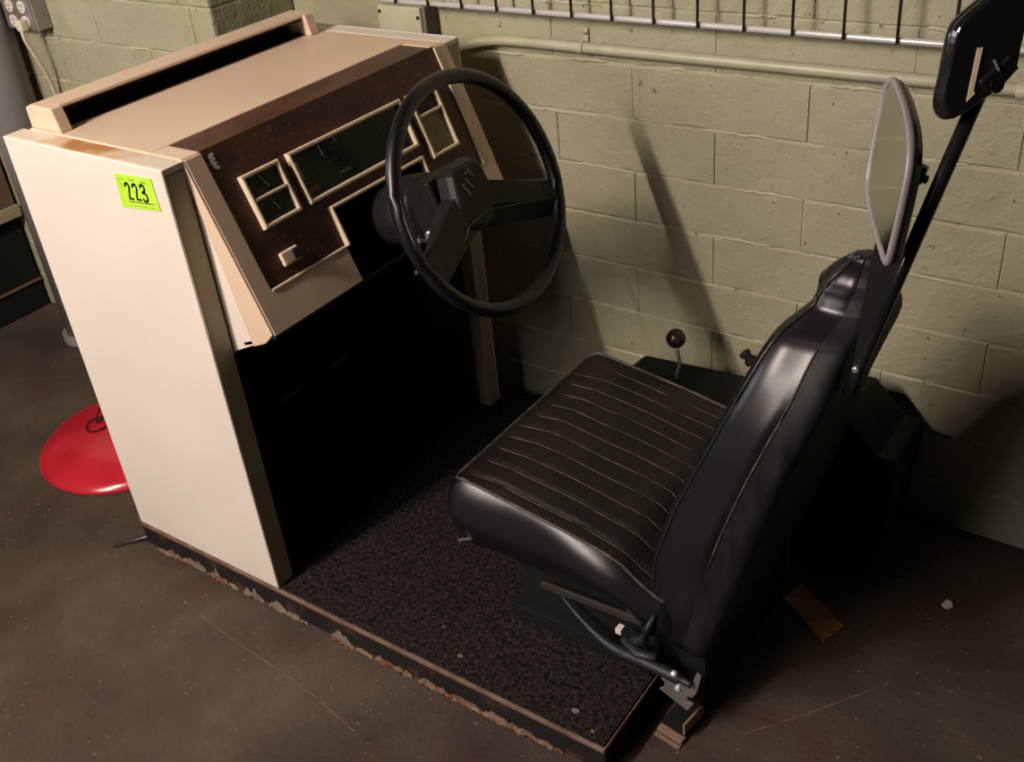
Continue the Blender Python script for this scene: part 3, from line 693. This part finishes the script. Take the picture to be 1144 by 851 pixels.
bk = thing('recliner_grip', 'short ribbed black lever grip poking out beside the backrest', 'lever', (1.19, .72, .43))
d = Vector((-.62, .05, .55)).normalized()
MB().lathe(Vector((1.215, .705, .425)), d, [(-.05, .008), (0, .0085), (.022, .009), (.024, .014), (.034, .014), (.036, .009), (.042, .009), (.043, .012), (.052, .012), (.054, .006)], 12).build('grip', 'black', bk)

# ------------------------------------------------------------------ black housing behind the seat by the wall
hx = thing('equipment_housing', 'large black metal housing with stepped corner behind the seat by the wall', 'housing', (1.38, .78, 0))
prof = [(1.30, 0), (1.30, .30), (1.315, .375), (1.40, .378), (1.455, .318), (1.465, .31), (1.50, .305), (1.505, .29), (1.49, .11), (1.46, 0)]
MB().prism([(x, .69, z) for x, z in prof], (0, .17, 0)).build('casing', 'hbox', hx, bevel=.006)
MB().box((1.335, .712, .379), (1.395, .80, .385)).build('top_bracket', 'copper', hx, bevel=.001)
MB().box((1.335, .712, .385), (1.34, .80, .398)).build('top_bracket', 'copper', hx)
MB().tube([(1.330, .70, .395), (1.318, .70, .372)], .0042, 6).build('edge_strip', 'copper', hx)

# ------------------------------------------------------------------ mirrors
rod = thing('mirror_pole', 'leaning glossy black pole behind the seat carrying two mirrors', 'pole', (1.53, .27, .72))
pt = Vector((1.645, .27, 1.177)); pb = Vector((1.538, .27, .766)); dr = (pt-pb).normalized()
MB().tube([pb-dr*.040, pb, pt], .0092, 14).build('tube', 'gloss', rod, smooth=True)
MB().prism([(1.527, .262, .735), (1.534, .262, .80), (1.5375, .262, .87), (1.541, .262, .93), (1.546, .262, .968), (1.565, .262, .985), (1.585, .262, .942), (1.560, .262, .845), (1.541, .262, .765), (1.530, .262, .728)], (0, .007, 0)).build('support_plate', 'black', rod, bevel=.0015)
MB().lathe((1.538, .262, .775), (0, -1, 0), [(0, .005), (.005, .005), (.006, .003)], 10).build('bolt', 'steel', rod)
def mirror_frame(c, n):
    n = Vector(n).normalized(); eh = Vector((0, 0, 1)).cross(n).normalized(); ev = n.cross(eh); c = Vector(c)
    return lambda a, b, d=0: c+eh*a+ev*b+n*d
def smooth_poly(P, n=4):
    out = []; k = len(P)
    for i in range(k):
        p0, p1, p2, p3 = [Vector((*P[(i+j) % k], 0)) for j in (-1, 0, 1, 2)]
        for j in range(n):
            t = j/n; q = .5*((2*p1)+(p2-p0)*t+(2*p0-5*p1+4*p2-p3)*t*t+(3*p1-p0-3*p2+p3)*t**3); out.append((q.x, q.y))
    return out
def build_mirror(t, G, P, th=.022, glass=True):
    Q = smooth_poly(P, 3); cx = sum(a for a, b in Q)/len(Q); cy = sum(b for a, b in Q)/len(Q)
    sc = lambda k, d: [G(cx+(a-cx)*k, cy+(b-cy)*k, d) for a, b in Q]
    mbk = MB().loft([sc(1, 0), sc(1.0, -.010), sc(.93, -.018), sc(.78, -th)], cap=False); mbk.add(sc(.78, -th), [tuple(range(len(Q)))])
    mbk.build('mirror_back', 'gloss', t, smooth=False, bevel=.002)
    MB().loft([sc(1.0, -.006), sc(1.02, -.004), sc(1.025, .001), sc(1.0, .0035), sc(.955, .003), sc(.945, -.001)], cap=False).build('rim', 'rim_rubber' if glass else 'gloss', t, smooth=True)
    MB().loft([sc(.955, -.003), sc(.955, .0005)]).build('mirror_glass', 'mirror', t, smooth=False)
m2 = thing('side_mirror', 'tall six-sided mirror with a grey rim, beside the headrest, its glass showing', 'mirror', (1.559, .27, .95), 'mirrors on the black pole')
G = mirror_frame((1.559, .27, 1.067), (-.84, -.52, .15))
P2 = [(-.095, .084), (-.117, .070), (-.118, .042), (-.105, -.025), (-.093, -.054), (-.060, -.075), (-.003, -.090), (.046, -.100), (.059, -.099), (.062, -.088), (.058, -.045), (.050, .004), (.038, .032), (.014, .054), (-.023, .070), (-.062, .080)]
build_mirror(m2, G, P2, .014)
MB().tube([G(.0, .0, -.012), (1.599, .266, 1.062)], .0055, 10).build('bracket_arm', 'gloss', m2)
MB().hexa((1.593, .262, 1.070), (.003, 0, .011), (0, .006, 0), (.005, 0, -.002)).build('wing_nut', 'gloss', m2, bevel=.002)
m1 = thing('rear_mirror', 'glossy black mirror back with pale strip at the top of the pole', 'mirror', (1.637, .27, 1.14), 'mirrors on the black pole')
G = mirror_frame((1.637, .27, 1.232), (.64, -.762, .1))
P1 = [(.016, .052), (-.009, .046), (-.031, .036), (-.042, .022), (-.050, .001), (-.056, -.039), (-.060, -.076), (-.052, -.096), (-.042, -.103), (-.028, -.100), (-.008, -.086), (.022, -.070), (.046, -.047), (.051, -.016), (.056, .029), (.056, .075), (.052, .10), (.040, .098), (.028, .07)]
P1 = [(-.030, .040), (-.044, .026), (-.050, .004), (-.055, -.039), (-.060, -.076), (-.053, -.096), (-.042, -.103), (-.028, -.100), (-.008, -.089), (.022, -.070), (.046, -.047), (.051, -.016), (.056, .029), (.060, .075), (.058, .110), (.046, .118), (.034, .112), (.016, .085), (-.004, .060)]
# the glass of this mirror looks away from the camera: build with its back on our side
Gb = lambda a, b, d=0: G(a, b, -d)
P1 = [(a*.80, b*.80) for a, b in P1]
build_mirror(m1, Gb, P1, .018, glass=False)
MB().prism([G(-.012, -.004, .0185), G(-.006, -.004, .0185), G(-.012, -.050, .0185), G(-.010, -.054, .0185), G(-.019, -.062, .0185)], G(0, 0, .001)-G(0, 0, 0)).build('pale_strip', 'trim', m1)['label'] = 'narrow pale beige strip'
MB().tube([G(.014, -.046, .022), pt+dr*.008], .010, 10).build('clamp', 'gloss', m1)
MB().hexa(G(.014, -.036, .020), G(.017, .013, 0)-G(0, 0, 0), G(-.006, .008, 0)-G(0, 0, 0), G(0, 0, .004)-G(0, 0, 0)).build('clamp_plate', 'black', m1, bevel=.003)
MB().tube([G(.006, -.018, .0225), G(.012, -.030, .0255)], .0016, 6).build('screw', 'steel', m1)

# ------------------------------------------------------------------ wall fittings
# conduit along the wall
cd = thing('wall_conduit', 'olive-painted conduit pipe running along the block wall', 'pipe', (1.2, .905, .972))
pth = smooth_path([(.30, .918, .925), (.37, .915, .940), (.43, .909, .958), (.475, .905, .968), (.53, .904, .972), (.60, .904, .972)], 5)+[(1.2, .904, .972), (2.6, .904, .972)]
MB().tube(pth, .0112, 14).build('pipe', 'pipe', cd, smooth=True)
MB().tube([(1.565, .904, .972), (1.61, .904, .972)], .0150, 14).build('coupling', 'pipe', cd, bevel=.002)
MB().tube([(2.2, .904, .972), (2.24, .904, .972)], .0150, 14).build('coupling', 'pipe', cd, bevel=.002)
cp = MB().tube([(.700, .9035, .972), (.714, .9035, .972)], .0130, 14).box((.702, .921, .980), (.714, .9265, 1.008)).build('pipe_clamp', 'pipe', cd, bevel=.001)
MB().lathe((.708, .921, .999), (0, -1, 0), [(0, .005), (.003, .005), (.0035, .003)], 10).build('screw', 'steel', cp)

# wire rack on the wall
rk = thing('wire_rack', 'chrome wire grid rack hung high on the block wall', 'rack', (1.2, .88, 1.05))
ZR = 1.044
MB().tube([(.188, .882, ZR), (2.6, .882, ZR)], .0058, 10).build('bottom_rail', 'chrome', rk, smooth=True)
MB().tube([(.188, .882, 1.50), (2.6, .882, 1.50)], .0058, 10).build('top_rail', 'chrome', rk, smooth=True)
MB().tube([(.188, .882, 1.27), (2.6, .882, 1.27)], .0040, 8).build('cross_rail', 'chrome', rk, smooth=True)
wx = .235-.0
wires = MB().tube([(.235, .8735, ZR-.004), (.235, .8735, 1.504)], .0031, 8).build('wire', 'darksteel', rk, smooth=True)  # wires coloured dark for shade beside the bright rails
for i in range(1, 25):
    c = wires.copy(); COL.objects.link(c); c.parent = rk; c.location = Vector((i*.0943, 0, 0))*S
MB().box((.175, .874, .963), (.302, .9265, 1.034)).build('bracket', 'pipe', rk, bevel=.003)
MB().box((.302, .880, .970), (.312, .9265, 1.034)).build('bracket', 'bracket_side', rk, bevel=.001)  # right side of the bracket, darker than its front
for x, z in ((.180, 1.020), (.293, 1.012)):
    MB().lathe((x+.002, .874, z), (0, -1, 0), [(0, .0045), (.0015, .0045), (.002, .001)], 10).build('screw', 'matte', rk)
MB().box((2.3, .888, 1.3), (2.38, .9265, 1.38)).build('bracket', 'pipe', rk, bevel=.003)

# outlet box, cord and grey pipe on the left pier
ob = thing('outlet_box', 'grey surface outlet box with four sockets high on the left wall', 'outlet', (-.876, .665, .965))
MB().box((-.948, .620, .966), (-.812, .6655, 1.10)).build('box', 'box', ob, bevel=.003)
MB().box((-.944, .616, .970), (-.816, .620, 1.096)).build('cover_plate', 'steel', ob, bevel=.002)
for x in (-.906, -.850):
    for z in (.990, 1.029, 1.072):
        rc = MB().lathe((x, .616, z), (0, -1, 0), [(0, .0165), (.003, .0165), (.0035, .015)], 16).build('socket', 'socket', ob)
        mm = MB()
        for dx in (-.0055, .0055): mm.box((x+dx-.0011, .6118, z), (x+dx+.0011, .6124, z+.008))
        mm.box((x-.002, .6118, z-.009), (x+.002, .6124, z-.005)); mm.build('slot', 'ink', rc)
pc = thing('power_cord', 'cream power cord plugged into the outlet box and hanging down the wall', 'cord', (-.85, .61, .6))
MB().hexa((-.850, .600, .985), (.013, 0, 0), (0, .011, 0), (0, 0, .015)).build('plug', 'cord', pc, bevel=.005, seg=3)
cpth = smooth_path([(-.848, .594, .975), (-.848, .595, .945), (-.850, .610, .90), (-.858, .63, .84), (-.872, .645, .77), (-.885, .65, .66), (-.88, .652, .45), (-.86, .64, .2), (-.80, .60, .012), (-.7, .55, .010)], 6)
MB().tube(cpth, .0052, 8).build('cable', 'cord', pc, smooth=True)
vp = thing('vertical_pipe', 'thick grey vertical pipe standing in front of the left wall', 'pipe', (-1.012, .585, 0))
MB().tube([(-1.012, .585, 0), (-1.012, .585, 1.9)], .068, 28).build('pipe', 'greypipe', vp, smooth=True)
MB().tube([(-1.012, .585, 0), (-1.012, .585, .03)], .082, 28).build('flange', 'greypipe', vp, bevel=.003)

# dark bench far left
bn = thing('wooden_bench', 'brown wooden bench with tan edge board and black space beneath', 'bench', (-1.6, 0, 0))
MB().box((-2.1, -1.2, .345), (-1.325, .655, .66)).build('upper_case', 'brown', bn, bevel=.004)
MB().box((-1.325, -1.2, .335), (-1.305, .655, .372)).build('edge_board', 'tan', bn, bevel=.002)
MB().box((-2.1, -1.2, .0), (-1.34, .655, .345)).build('void_block', 'matte', bn, bevel=.003)  # black block stands in for the shaded space under the bench
MB().box((-1.34, -1.2, .098), (-1.332, .655, .104)).build('bead', 'brown', bn)

# ------------------------------------------------------------------ red dish on the floor
rd = thing('red_dish', 'shallow glossy red metal dish lying upside down behind the cream side panel', 'dish', (-.39, .25, 0))
MB().lathe((-.392, .262, 0), (0, 0, 1), [(.0, .240), (.005, .243), (.012, .240), (.024, .226), (.037, .190), (.046, .12), (.053, .05), (.055, .02), (.055, .001)], 64).build('bowl', 'red', rd, smooth=True)
def loop(c, r, sx, sz, n=24, tw=0): return [(c[0]+r*math.cos(2*math.pi*i/n)*sx, c[1]+r*math.sin(2*math.pi*i/n), c[2]+r*(1+math.sin(2*math.pi*i/n+tw))*sz) for i in range(n)]
MB().ring(loop((-.462, .218, .052), .030, 1, .12), .0022, 6).build('wire_loop', 'matte', rd, smooth=True)
MB().ring(loop((-.478, .262, .050), .034, .5, .9), .0022, 6).build('wire_loop', 'matte', rd, smooth=True)
MB().lathe((-.415, .262, .052), (0, 0, 1), [(0, .018), (.010, .015), (.012, .004)], 14).build('hub_cap', 'matte', rd)

# floor litter
ws = MB().prism([(1.350, .543, .001), (1.462, .476, .001), (1.482, .534, .001), (1.365, .602, .001)], (0, 0, .006)).build('wood_strip', 'orange', bevel=.001)
tag(ws, 'amber varnished wood strip lying on the floor behind the seat', 'wood strip')
sc_ = MB().prism([(1.625, .684, .001), (1.637, .678, .001), (1.645, .688, .001), (1.640, .699, .001), (1.630, .701, .001)], (0, 0, .005)).build('paper_scrap', 'paper')
tag(sc_, 'tiny white scrap on the dark floor behind the seat', 'scrap')
# scratches in the concrete
def scratch(pts, wd=.0012):
    mb = MB(); P = smooth_path([(x, y, .0003) for x, y in pts], 5)
    L = []; Rr = []
    for i, p in enumerate(P):
        t = (P[min(i+1, len(P)-1)]-P[max(i-1, 0)]).normalized(); n = Vector((-t.y, t.x, 0))*wd*(.5+.5*random.random())
        L.append(p+n); Rr.append(p-n)
    mb.add(L+Rr, [(i, i+1, len(L)+i+1, len(L)+i) for i in range(len(L)-1)])
    return mb
for i, P in enumerate([[(.30, -.10), (.42, -.115), (.62, -.13), (.80, -.16)], [(1.42, .20), (1.50, .30), (1.60, .44)], [(-1.1, .25), (-.9, .35), (-.7, .52)]]):
    o = struct(scratch(P).build('trim_%d' % (i+1), 'peel')); o.name = 'trim_%d' % (i+1)
